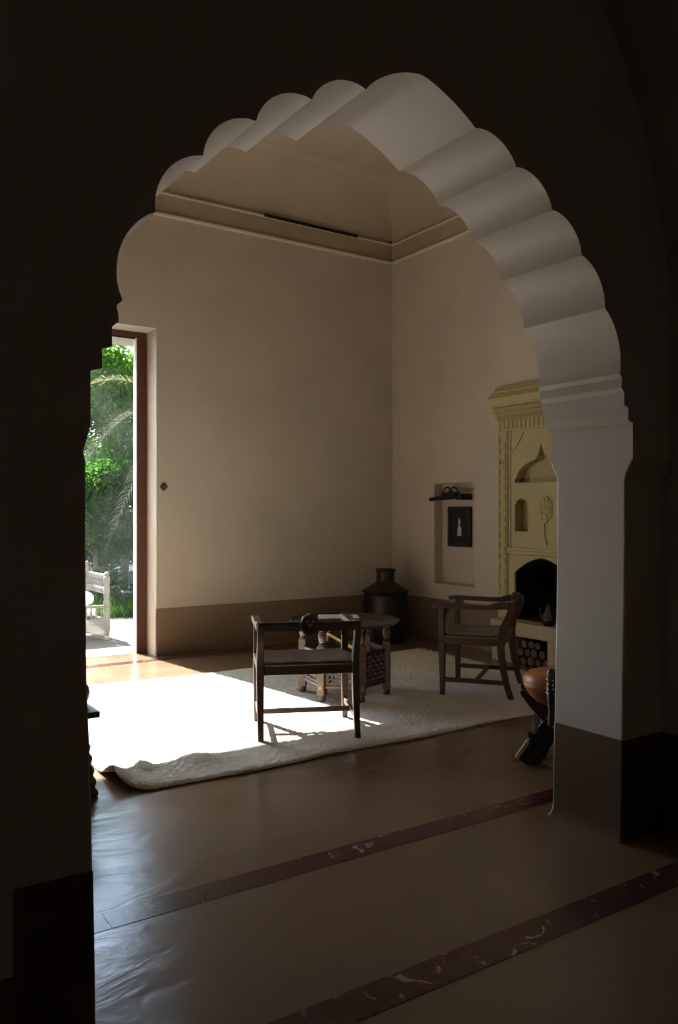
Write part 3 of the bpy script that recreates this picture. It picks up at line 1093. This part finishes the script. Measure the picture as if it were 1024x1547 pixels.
mb.box(FX-0.016, FX+0.02, FY-0.553, FY+0.553, 2.25, 2.362)
fz = mb.build('frieze', M['yellow'], fp, origin=o)
for k in range(20):
    y = FY-0.53+k*0.0558
    MB().box(FX-0.025, FX-0.015, y-0.016, y+0.016, 2.268, 2.352).build('flute', M['yellow'], fz, bevel=0.003, origin=o)
mb = MB()
steps = [(2.36, 2.395, 0.030, 0.012), (2.395, 2.44, 0.046, 0.03), (2.44, 2.485, 0.066, 0.05), (2.49, 2.515, 0.084, 0.085), (2.515, 2.575, 0.088, 0.115)]
for z0, z1, p0, p1 in steps:
    a0, a1 = 0.552+p0*0.55, 0.552+p1*0.55
    mb.hexa([(FX-p0, FY-a0, z0), (5.999, FY-a0, z0), (5.999, FY+a0, z0), (FX-p0, FY+a0, z0), (FX-p1, FY-a1, z1), (5.999, FY-a1, z1), (5.999, FY+a1, z1), (FX-p1, FY+a1, z1)])
for z0, z1, p0, p1 in [(2.575, 2.63, 0.115, 0.070), (2.63, 2.645, 0.074, 0.074), (2.645, 2.695, 0.050, 0.030)]:
    a0, a1 = 0.552+p0*0.55, 0.552+p1*0.55
    mb.hexa([(FX-p0, FY-a0, z0), (5.999, FY-a0, z0), (5.999, FY+a0, z0), (FX-p0, FY+a0, z0), (FX-p1, FY-a1, z1), (5.999, FY-a1, z1), (5.999, FY+a1, z1), (FX-p1, FY+a1, z1)])
mb.build('cornice', M['yellow'], fp, origin=o)
mb = MB()
mb.box(5.70, FX-0.022, FY-0.505, FY+0.505, 0.268, 0.401)
mb.box(5.81, 6.02, FY-0.335, FY+0.335, 0.385, 0.4012)
mb.build('hearth_slab', M['hearth'], fp, bevel=0.006, origin=o)
MB().box(5.715, FX-0.022, FY+0.215, FY+0.495, 0.0, 0.27).build('hearth_pier', M['hearth'], fp, bevel=0.005, origin=o)
MB().box(5.715, FX-0.022, FY-0.495, FY-0.215, 0.0, 0.27).build('hearth_pier', M['hearth'], fp, bevel=0.005, origin=o)
mb = MB()
mb.box(FX-0.012, FX-0.001, FY-0.22, FY+0.22, 0.002, 0.265)  # near-black sheet: shade of the log recess put into its colour
mb.build('log_store_shade', M['soot_shade'], fp, origin=o)

# firewood under the hearth
spots = [(-0.165, 0.045, 0.042), (-0.075, 0.040, 0.038), (0.01, 0.047, 0.045), (0.095, 0.040, 0.038), (0.17, 0.042, 0.040), (-0.12, 0.122, 0.040), (-0.03, 0.125, 0.042), (0.055, 0.120, 0.037), (0.135, 0.121, 0.039), (-0.075, 0.200, 0.036), (0.015, 0.202, 0.040), (0.10, 0.198, 0.038)]
where = ['bottom row at its right end', 'bottom row second from right', 'bottom row in the middle', 'bottom row second from left', 'bottom row at its left end', 'middle row at its right end', 'middle row second from right', 'middle row second from left', 'middle row at its left end', 'top row right', 'top row middle', 'top row left']
for k, (dy, z, r) in enumerate(spots):
    g = thing('firewood_log', (5.74, FY+dy, z), 0, 'cut firewood log under the hearth, '+where[k], 'log', 'firewood under the hearth')
    x0 = random.uniform(-0.02, 0.015)
    mb = MB()
    mb.tube([(x0, 0, 0), (0.05, 0.002, 0.001), (0.115, 0, 0)], [r*0.97, r, r*0.96], 11)
    mb.build('bark', M['log'], g, smooth=45)
    MB().tube([(x0-0.002, 0, 0), (x0+0.004, 0, 0)], r*0.86, 11).build('cut_end', M['logend'], g)

# kettle on the hearth
kt = thing('teapot', (5.775, 5.165, 0.4015), 0, 'small metal teapot standing on the hearth in front of the fire opening', 'teapot')
MB().lathe([(0.0, 0.0), (0.045, 0.0), (0.050, 0.006), (0.060, 0.03), (0.066, 0.065), (0.058, 0.10), (0.040, 0.13), (0.032, 0.15), (0.034, 0.165), (0.0, 0.165)], seg=28).build('body', M['tray'], kt, smooth=40)
MB().lathe([(0.036, 0.164), (0.034, 0.172), (0.018, 0.19), (0.006, 0.198), (0.010, 0.208), (0.0, 0.216)], seg=20).build('lid', M['tray'], kt, smooth=40)
MB().tube([(0, 0.058, 0.05), (0, 0.085, 0.065), (0, 0.095, 0.10), (0, 0.105, 0.14), (0, 0.118, 0.155)], [0.013, 0.012, 0.009, 0.007, 0.006], 10).build('spout', M['tray'], kt, smooth=50)
MB().tube([(0, -0.036, 0.145), (0, -0.075, 0.150), (0, -0.095, 0.12), (0, -0.085, 0.075), (0, -0.060, 0.05)], 0.006, 8).build('handle', M['iron'], kt, smooth=50)

# --- camel saddle stool behind the right pier
cs = thing('camel_saddle', (3.69, 3.255, 0), math.radians(-47), 'camel saddle stool with orange tan leather cushion behind the right arch pier', 'stool')
for j, yy in enumerate((-0.10, 0.07)):
    kx = 1.0 if j == 0 else 0.72
    # each frame is a pair of crossed carved boards
    for s in (-1, 1):
        f = MB()
        ym = yy+0.012*s
        f.bar((s*0.165*kx, ym, 0.004), (-s*0.025, ym, 0.30), 0.034, 0.130, 0.034, 0.105, up=(1, 0, 0.6*s))
        fr_ = f.build('leg_board', M['ebony'], cs, bevel=0.004)
        t2 = MB()
        t2.bar((s*(0.215*kx), ym, 0.034), (s*(0.215*kx-0.066), ym, 0.134), 0.0365, 0.022, up=(1, 0, 0.6*s))
        q_ = t2.build('bone_strip', M['bone'], fr_, bevel=0.002)
        u = MB()
        u.sweep([(s*0.010, ym-0.03, 0.22), (-s*0.055, ym-0.03, 0.28), (-s*0.120, ym-0.03, 0.345), (-s*0.178, ym-0.03, 0.412), (-s*0.186, ym-0.03, 0.425)], [(0.024, 0.045), (0.024, 0.05), (0.024, 0.05), (0.024, 0.035), (0.024, 0.02)], (0, 1, 0))
        ar = u.build('cradle_arm', M['ebony'], cs, smooth=30, bevel=0.003)
        sm = MB()
        for k in range(7):
            t = k/6
            c0 = Vector((s*0.005-s*0.11*t, ym-0.0435, 0.225+0.11*t))
            sm.bar(c0+Vector((-0.012, 0, -0.012*s)), c0+Vector((0.012, 0, 0.012*s)), 0.005, 0.004, up=(0, 1, 0))
        sm.build('arm_inlay', M['redcord'] if s > 0 else M['bone'], ar)
    # upright with studded knob
    hx = -0.022 if yy < 0 else 0.06
    hpst = MB().lathe([(0.020, 0.26), (0.024, 0.30), (0.018, 0.34), (0.026, 0.40), (0.030, 0.47), (0.024, 0.515), (0.030, 0.53), (0.028, 0.56), (0.014, 0.578), (0.0, 0.582)], (hx, yy-0.13 if yy < 0 else yy+0.11, 0), 18).build('horn_post', M['ebony'], cs, smooth=40)
    y2 = yy-0.13 if yy < 0 else yy+0.11
    for z in (0.44, 0.465, 0.49, 0.515):
        for k in range(6):
            a = 2*PI*k/6+z*40
            MB().ball((hx+0.028*math.cos(a), y2+0.028*math.sin(a), z), 0.0055, 8, 6).build('silver_stud', M['silver'], hpst, smooth=60)
for z, x in ((0.20, -0.11), (0.20, 0.11)):
    MB().tube([(x, -0.26, z+0.0), (x, -0.23, z), (x, 0.2, z)], [0.020, 0.019, 0.016], 12).build('cross_rod', M['ebony'], cs, smooth=45)
    MB().tube([(x-0.04 if x < 0 else x+0.04, -0.20, z-0.008), (x, -0.20, z)], [0.021, 0.019], 12).build('rod_end', M['iron'], cs, smooth=45)
cu = MB()
cu.lathe([(0.0, 0.312), (0.05, 0.320), (0.10, 0.345), (0.145, 0.382), (0.174, 0.425), (0.182, 0.452), (0.181, 0.458)], seg=48)
cu.lathe([(0.181, 0.458), (0.182, 0.466), (0.176, 0.490), (0.150, 0.515), (0.09, 0.532), (0.0, 0.537)], seg=48)
cu.lathe([(0.178, 0.455), (0.186, 0.457), (0.186, 0.461), (0.178, 0.463)], seg=48)
c_ = cu.build('cushion', M['tan'], cs, smooth=50)
c_['label'] = 'round orange tan leather cushion with a seam'

# --- carved low table behind the left pier, with a small pot
ct = thing('carved_side_table', (0.985, 4.352, 0), 0, 'low dark carved side table half hidden behind the left arch pier', 'table')
MB().box(-0.302, 0.302, -0.248, 0.248, 0.408, 0.440).build('tabletop', M['darkwood'], ct, bevel=0.004)
for b4 in ((-0.245, 0.245, -0.19, -0.165), (-0.245, 0.245, 0.165, 0.19), (-0.245, -0.22, -0.165, 0.165), (0.22, 0.245, -0.165, 0.165)):
    MB().box(*b4, 0.33, 0.408).build('apron', M['darkwood'], ct)
for sx in (-1, 1):
    for sy in (-1, 1):
        n_ = 36
        pth, rr = [], []
        for k in range(n_+1):
            t = k/n_
            pth.append((sx*(0.262-0.045*t), sy*(0.205-0.04*t), 0.408*t))
            rr.append(0.030+0.010*(1-t)+0.006*math.sin(t*14*PI))
        MB().tube(pth, rr, 12).build('leg', M['darkwood'], ct, smooth=50)
tag(MB().lathe([(0.0, 0.0), (0.036, 0.0), (0.042, 0.01), (0.056, 0.045), (0.060, 0.07), (0.054, 0.10), (0.042, 0.112), (0.044, 0.120), (0.036, 0.120), (0.036, 0.11), (0.0, 0.10)], seg=28).build('small_pot', M['iron'], smooth=40), 'small rounded dark pot on the carved side table', 'pot').location = (1.222, 4.27, 0.4402)

# ================================================================== GARDEN
struct(MB().box(-9, 14, 8.55, 11.0, -0.3, -0.004).build('terrace', M['paving']), 'paved terrace outside the garden door', 'terrace')
struct(MB().box(-25, 30, 11.0, 45, -0.3, -0.01).build('ground', M['soil']), 'garden ground beyond the terrace', 'ground')
gr = MB()
rg = random.Random(3)
for k in range(9000):
    x, y = rg.uniform(1.5, 7.5), 11.0+rg.random()**1.5*2.2
    h = rg.uniform(0.06, 0.20)
    a = rg.uniform(0, 2*PI)
    dx, dy = 0.008*math.cos(a), 0.008*math.sin(a)
    lx, ly = rg.uniform(-0.06, 0.06), rg.uniform(-0.06, 0.06)
    gr.add([(x-dx, y-dy, -0.02), (x+dx, y+dy, -0.02), (x+lx*0.5, y+ly*0.5, h*0.7), (x+lx, y+ly, h)], [(0, 1, 2), (0, 2, 3)])
tag(gr.build('lawn_grass', M['grass']), 'green grass along the edge of the terrace', 'grass', kind='stuff')

def leaf_cloud(mb, rnd, c, rad, n, size):
    for k in range(n):
        while True:
            p = Vector((rnd.uniform(-1, 1), rnd.uniform(-1, 1), rnd.uniform(-1, 1)))
            if p.length <= 1:
                break
        q = Vector((c[0]+p.x*rad[0], c[1]+p.y*rad[1], c[2]+p.z*rad[2]))
        if q.z < 0.02:
            q.z = 0.02+rnd.random()*0.1
        d = Vector((rnd.gauss(0, 1), rnd.gauss(0, 1), rnd.gauss(-0.3, 0.8))).normalized()
        u = d.cross(Vector((rnd.gauss(0, 1), rnd.gauss(0, 1), rnd.gauss(0, 1)))).normalized()
        w = d.cross(u)
        L = size*rnd.uniform(0.7, 1.4)
        wd = L*rnd.uniform(0.16, 0.26)
        mb.add([q, q+d*L*0.35+u*wd+w*L*0.06, q+d*L*0.7+u*wd*0.8-w*L*0.02, q+d*L-w*L*0.12, q+d*L*0.7-u*wd*0.8-w*L*0.02, q+d*L*0.35-u*wd+w*L*0.06],
               [(0, 1, 2, 5), (5, 2, 3, 4)])

def tree(name, x, y, h, rx, ry, n, size, mat, seed, label, cat, trunk=0.07, zlow=0.35):
    rnd = random.Random(seed)
    t = thing(name, (x, y, -0.01), 0, label, cat, 'garden trees and shrubs')
    mb = MB()
    mb.tube([(0, 0, 0), (0.05, 0.03, h*0.3), (-0.03, 0.05, h*0.6), (0.02, 0, h*0.9)], [trunk, trunk*0.8, trunk*0.5, trunk*0.2], 10)
    for k in range(7):
        z = h*(0.2+0.1*k)
        a = rnd.uniform(0, 2*PI)
        mb.tube([(0, 0, z), (0.4*rx*math.cos(a), 0.4*ry*math.sin(a), z+0.15*h), (0.8*rx*math.cos(a), 0.8*ry*math.sin(a), z+0.22*h)], [trunk*0.45, trunk*0.3, trunk*0.1], 7)
    mb.build('trunk', M['bark'], t, smooth=50)
    lf = MB()
    clusters = 30
    for k in range(clusters):
        zz = h*(zlow+(1-zlow)*rnd.random()*0.95)
        sc = math.sin(min(1, (zz/h))*PI*0.62+0.5)
        a = rnd.uniform(0, 2*PI)
        r = rnd.random()**0.5*0.75
        c = (rx*sc*r*math.cos(a), ry*sc*r*math.sin(a), zz)
        leaf_cloud(lf, rnd, c, (rx*0.42, ry*0.42, h*0.11), n//clusters, size)
    lf.build('foliage', mat, t)
    return t

tree('broadleaf_shrub', 4.15, 13.6, 2.5, 0.95, 0.8, 13000, 0.075, M['leaf_b'], 11, 'leafy mid green shrub seen through the door glass behind the palm fronds', 'shrub', 0.05, 0.08)
tree('dark_shrub', 5.35, 13.3, 1.9, 0.95, 0.8, 11000, 0.075, M['leaf_c'], 12, 'low dark green shrub at the right behind the grass', 'shrub', 0.05, 0.06)
tree('broadleaf_tree', 5.15, 15.0, 4.7, 1.25, 1.1, 16000, 0.085, M['leaf_a'], 13, 'tall bright green broadleaf tree filling the top of the door view', 'tree', 0.09, 0.40)
tree('slender_tree', 4.55, 16.8, 4.4, 0.95, 0.95, 10000, 0.095, M['leaf_b'], 14, 'slender mid green tree standing furthest back in the garden', 'tree', 0.08, 0.30)
tree('round_shrub', 6.7, 14.6, 3.4, 1.0, 1.1, 8000, 0.095, M['leaf_c'], 15, 'round dark green shrub to the right of the tall garden tree', 'shrub', 0.08, 0.12)
tree('low_hedge_shrub', 2.7, 14.6, 2.3, 1.2, 0.9, 7000, 0.09, M['leaf_b'], 16, 'low hedge-like shrub left of the garden trees', 'shrub', 0.05, 0.06)
tree('low_garden_bush', 0.6, 14.8, 2.1, 1.2, 0.9, 3200, 0.12, M['leaf_c'], 17, 'dark low bush furthest left in the garden', 'shrub', 0.05, 0.06)
tree('back_hedge_tree', 6.2, 19.4, 3.3, 2.0, 0.9, 14000, 0.15, M['leaf_c'], 18, 'broad dark green tree behind the other garden trees', 'tree', 0.09, 0.10)

# clipped hedge closing the garden
hd = thing('garden_hedge', (7.0, 22.8, -0.01), 0, 'long dark clipped hedge closing the far end of the garden', 'hedge')
rh = random.Random(41)
lf = MB()
for i in range(26):
    for zc in (0.35, 1.0, 1.7, 2.35):
        leaf_cloud(lf, rh, (-4.6+0.37*i, rh.uniform(-0.15, 0.15), zc), (0.34, 0.42, 0.48), 85, 0.16)
lf.build('foliage', M['leaf_c'], hd)
mb = MB()
for i in range(13):
    mb.tube([(-4.5+0.75*i, 0, 0), (-4.45+0.75*i, 0.05, 1.0), (-4.55+0.75*i, 0, 2.0)], [0.05, 0.04, 0.02], 7)
stems = mb.build('stems', M['bark'], hd, smooth=50)
stems['kind'] = 'stuff'

# palm with drooping fronds
pm = thing('palm_tree', (5.45, 12.55, -0.01), 0, 'palm tree with arching grey-green fronds drooping across the garden view', 'palm')
tk = MB()
tk.tube([(0, 0, 0), (-0.05, 0, 0.9), (-0.08, 0, 1.8), (-0.10, 0, 2.75)], [0.19, 0.16, 0.15, 0.13], 14)
for k in range(26):
    z = 0.15+k*0.1
    tk.lathe([(0.185-0.012*k/5, z), (0.20-0.012*k/5, z+0.05), (0.165-0.008*k/5, z+0.06)], (-0.10*k/26, 0, 0), 12)
tk.build('trunk', M['bark'], pm, smooth=40)
def frond(p0, p1, p2, nl, Lmax, seed):
    rnd = random.Random(seed)
    mb = MB()
    P0, P1, P2 = Vector(p0), Vector(p1), Vector(p2)
    pts = []
    K = 16
    for k in range(K+1):
        t = k/K
        pts.append(P0*(1-t)**2+P1*2*t*(1-t)+P2*t*t)
    mb.tube(pts, [0.020*(1-0.85*k/K) for k in range(K+1)], 6)
    for k in range(nl):
        t = 0.12+0.87*k/nl
        c = P0*(1-t)**2+P1*2*t*(1-t)+P2*t*t
        tg = ((P1-P0)*(1-t)+(P2-P1)*t).normalized()
        sd = tg.cross(Vector((0, 0, 1)))
        if sd.length < 0.15:
            sd = tg.cross(Vector((0, 1, 0)))
        sd.normalize()
        up = sd.cross(tg)
        L = Lmax*math.sin(PI*min(1, 0.18+0.80*t))**0.7*rnd.uniform(0.85, 1.1)
        for s in (-1, 1):
            d = (sd*s*0.85+tg*0.65+up*0.25+Vector((rnd.gauss(0, 0.06), rnd.gauss(0, 0.06), rnd.gauss(0, 0.06)))).normalized()
            e1 = c+d*L*0.55
            e2 = c+d*L+Vector((0, 0, -0.28*L))
            w = tg*0.013
            mb.add([c-w, c+w, e1+w*1.2, e1-w*1.2, e2], [(0, 1, 2, 3), (3, 2, 4)])
    mb.build('frond', M['palm'], pm)
HP = (-0.10, 0, 2.75)
frond(HP, (-0.85, -0.45, 2.95), (-1.62, -0.50, 0.80), 46, 0.34, 1)
frond(HP, (-1.0, -0.1, 3.75), (-2.05, -0.2, 1.75), 46, 0.40, 2)
frond(HP, (-0.9, 0.2, 4.2), (-2.2, 0.3, 3.05), 44, 0.42, 3)
frond(HP, (-0.6, 0.9, 3.9), (-1.3, 1.9, 2.2), 40, 0.40, 4)
frond(HP, (0.7, -0.4, 3.9), (1.7, -0.8, 2.4), 40, 0.42, 5)
frond(HP, (0.7, 0.6, 4.1), (1.6, 1.3, 2.8), 40, 0.42, 6)
frond(HP, (0.0, -0.4, 4.2), (0.2, -0.9, 3.3), 36, 0.40, 7)

# carved settee on the terrace
st = thing('carved_settee', (2.15, 9.50, -0.004), 0, 'bleached carved wooden settee with spindle galleries on the terrace', 'settee')
def post(x, y, h):
    MB().lathe([(0.020, 0.0), (0.034, 0.01), (0.036, 0.035), (0.022, 0.055), (0.030, 0.07), (0.030, 0.10), (0.036, 0.11), (0.036, h*0.45), (0.028, h*0.47), (0.036, h*0.50), (0.037, h*0.56), (0.028, h*0.59), (0.034, h*0.63), (0.034, h*0.78), (0.028, h*0.80), (0.036, h*0.84), (0.036, h*0.92), (0.018, h*0.935), (0.028, h*0.955), (0.030, h*0.975), (0.016, h*0.995), (0.0, h)], (x, y, 0), 14).build('post', M['bench'], st, smooth=35)
X0, X1, Y0, Y1 = -0.78, 0.78, -0.39, 0.39
post(X1, Y0, 0.78)
post(X0, Y0, 0.78)
post(X1, Y1, 0.86)
post(X0, Y1, 0.86)
def carved_band(mb, a, b, z0, z1, nrm):
    a, b = Vector(a), Vector(b)
    d = (b-a)
    L = d.length
    d.normalize()
    nn = Vector(nrm)
    ps = []
    for t in (-0.014, 0.014):
        for q, z in ((a, z0), (b, z0), (b, z1), (a, z1)):
            w = q+nn*t
            ps.append((w.x, w.y, z))
    mb.hexa([ps[0], ps[1], ps[5], ps[4], ps[3], ps[2], ps[6], ps[7]])
    n = int(L/0.035)
    for k in range(n):
        c = a+d*(L*(k+0.5)/n)
        mb.ball((c.x, c.y, (z0+z1)/2), 0.016, 8, 6, (1 if abs(d.x) > 0.5 else 1.25, 1.25 if abs(d.x) > 0.5 else 1, min(1.6, (z1-z0)/0.04)))
def band(name, a, b, z0, z1, nrm):
    mb = MB()
    carved_band(mb, a, b, z0, z1, nrm)
    mb.build(name, M['bench'], st, smooth=40)
for s in (X0, X1):
    for z0, z1 in ((0.685, 0.745), (0.525, 0.60), (0.155, 0.245)):
        band('side_panel', (s, Y0, 0), (s, Y1, 0), z0, z1, (1, 0, 0))
for z0, z1 in ((0.76, 0.84), (0.56, 0.64), (0.26, 0.33)):
    band('back_panel', (X0, Y1, 0), (X1, Y1, 0), z0, z1, (0, 1, 0))
for z0, z1 in ((0.155, 0.245), (0.375, 0.405)):
    band('front_rail', (X0, Y0, 0), (X1, Y0, 0), z0, z1, (0, 1, 0))
for s in (-1, 1):
    mb = MB()
    pp = [(s*X1-s*0.03, 0.06), (s*X1-s*0.03, 0.16), (s*X1-s*0.42, 0.16), (s*X1-s*0.40, 0.145), (s*X1-s*0.28, 0.135), (s*X1-s*0.18, 0.11), (s*X1-s*0.10, 0.075)]
    mb.plate(pp, [], lambda u, v, t: (u, t, v), Y0-0.012, Y0+0.012)
    mb.build('corner_bracket', M['bench'], st)
spin = [(0.006, 0), (0.013, 0.15), (0.007, 0.35), (0.014, 0.6), (0.007, 0.85), (0.011, 1.0)]
def spindle(x, y, z0, L):
    MB().lathe([(r, z0+L*z) for r, z in spin], (x, y, 0), 8).build('spindle', M['bench'], st, smooth=40)
for k in range(26):
    x = X0+0.06+(X1-X0-0.12)*k/25
    spindle(x, Y0, 0.24, 0.14)
    spindle(x, Y1, 0.638, 0.124)
for s in (X0, X1):
    for k in range(13):
        spindle(s, Y0+0.06+(Y1-Y0-0.12)*k/12, 0.598, 0.09)
MB().box(X0+0.02, X1-0.02, Y0+0.02, Y1-0.02, 0.20, 0.245).build('seat_board', M['bench'], st)

def cushion(w, d, h, name):
    vs, fs = [], []
    nu, nv = 28, 20
    for j in range(nv+1):
        for i in range(nu):
            a = 2*PI*i/nu
            b = -PI/2+PI*j/nv
            ca, sa = math.cos(a), math.sin(a)
            k = lambda t, e: math.copysign(abs(t)**e, t)
            cb = abs(math.cos(b))**0.35
            vs.append((w/2*k(ca, 0.4)*cb, d/2*k(sa, 0.4)*cb, h/2*k(math.sin(b), 0.7)+h/2))
    for j in range(nv):
        for i in range(nu):
            i2 = (i+1) % nu
            fs.append((j*nu+i, j*nu+i2, (j+1)*nu+i2, (j+1)*nu+i))
    return MB().add(vs, fs).build(name, M['cloth'], smooth=60)
c1 = cushion(1.46, 0.68, 0.145, 'seat_cushion')
c1.location = (2.15, 9.50, 0.241)
tag(c1, 'long white mattress cushion on the seat of the carved settee', 'cushion')
c2 = cushion(0.46, 0.40, 0.15, 'throw_pillow')
c2.location = (2.62, 9.44, 0.386)
tag(c2, 'white pillow at the right end of the carved settee', 'pillow')
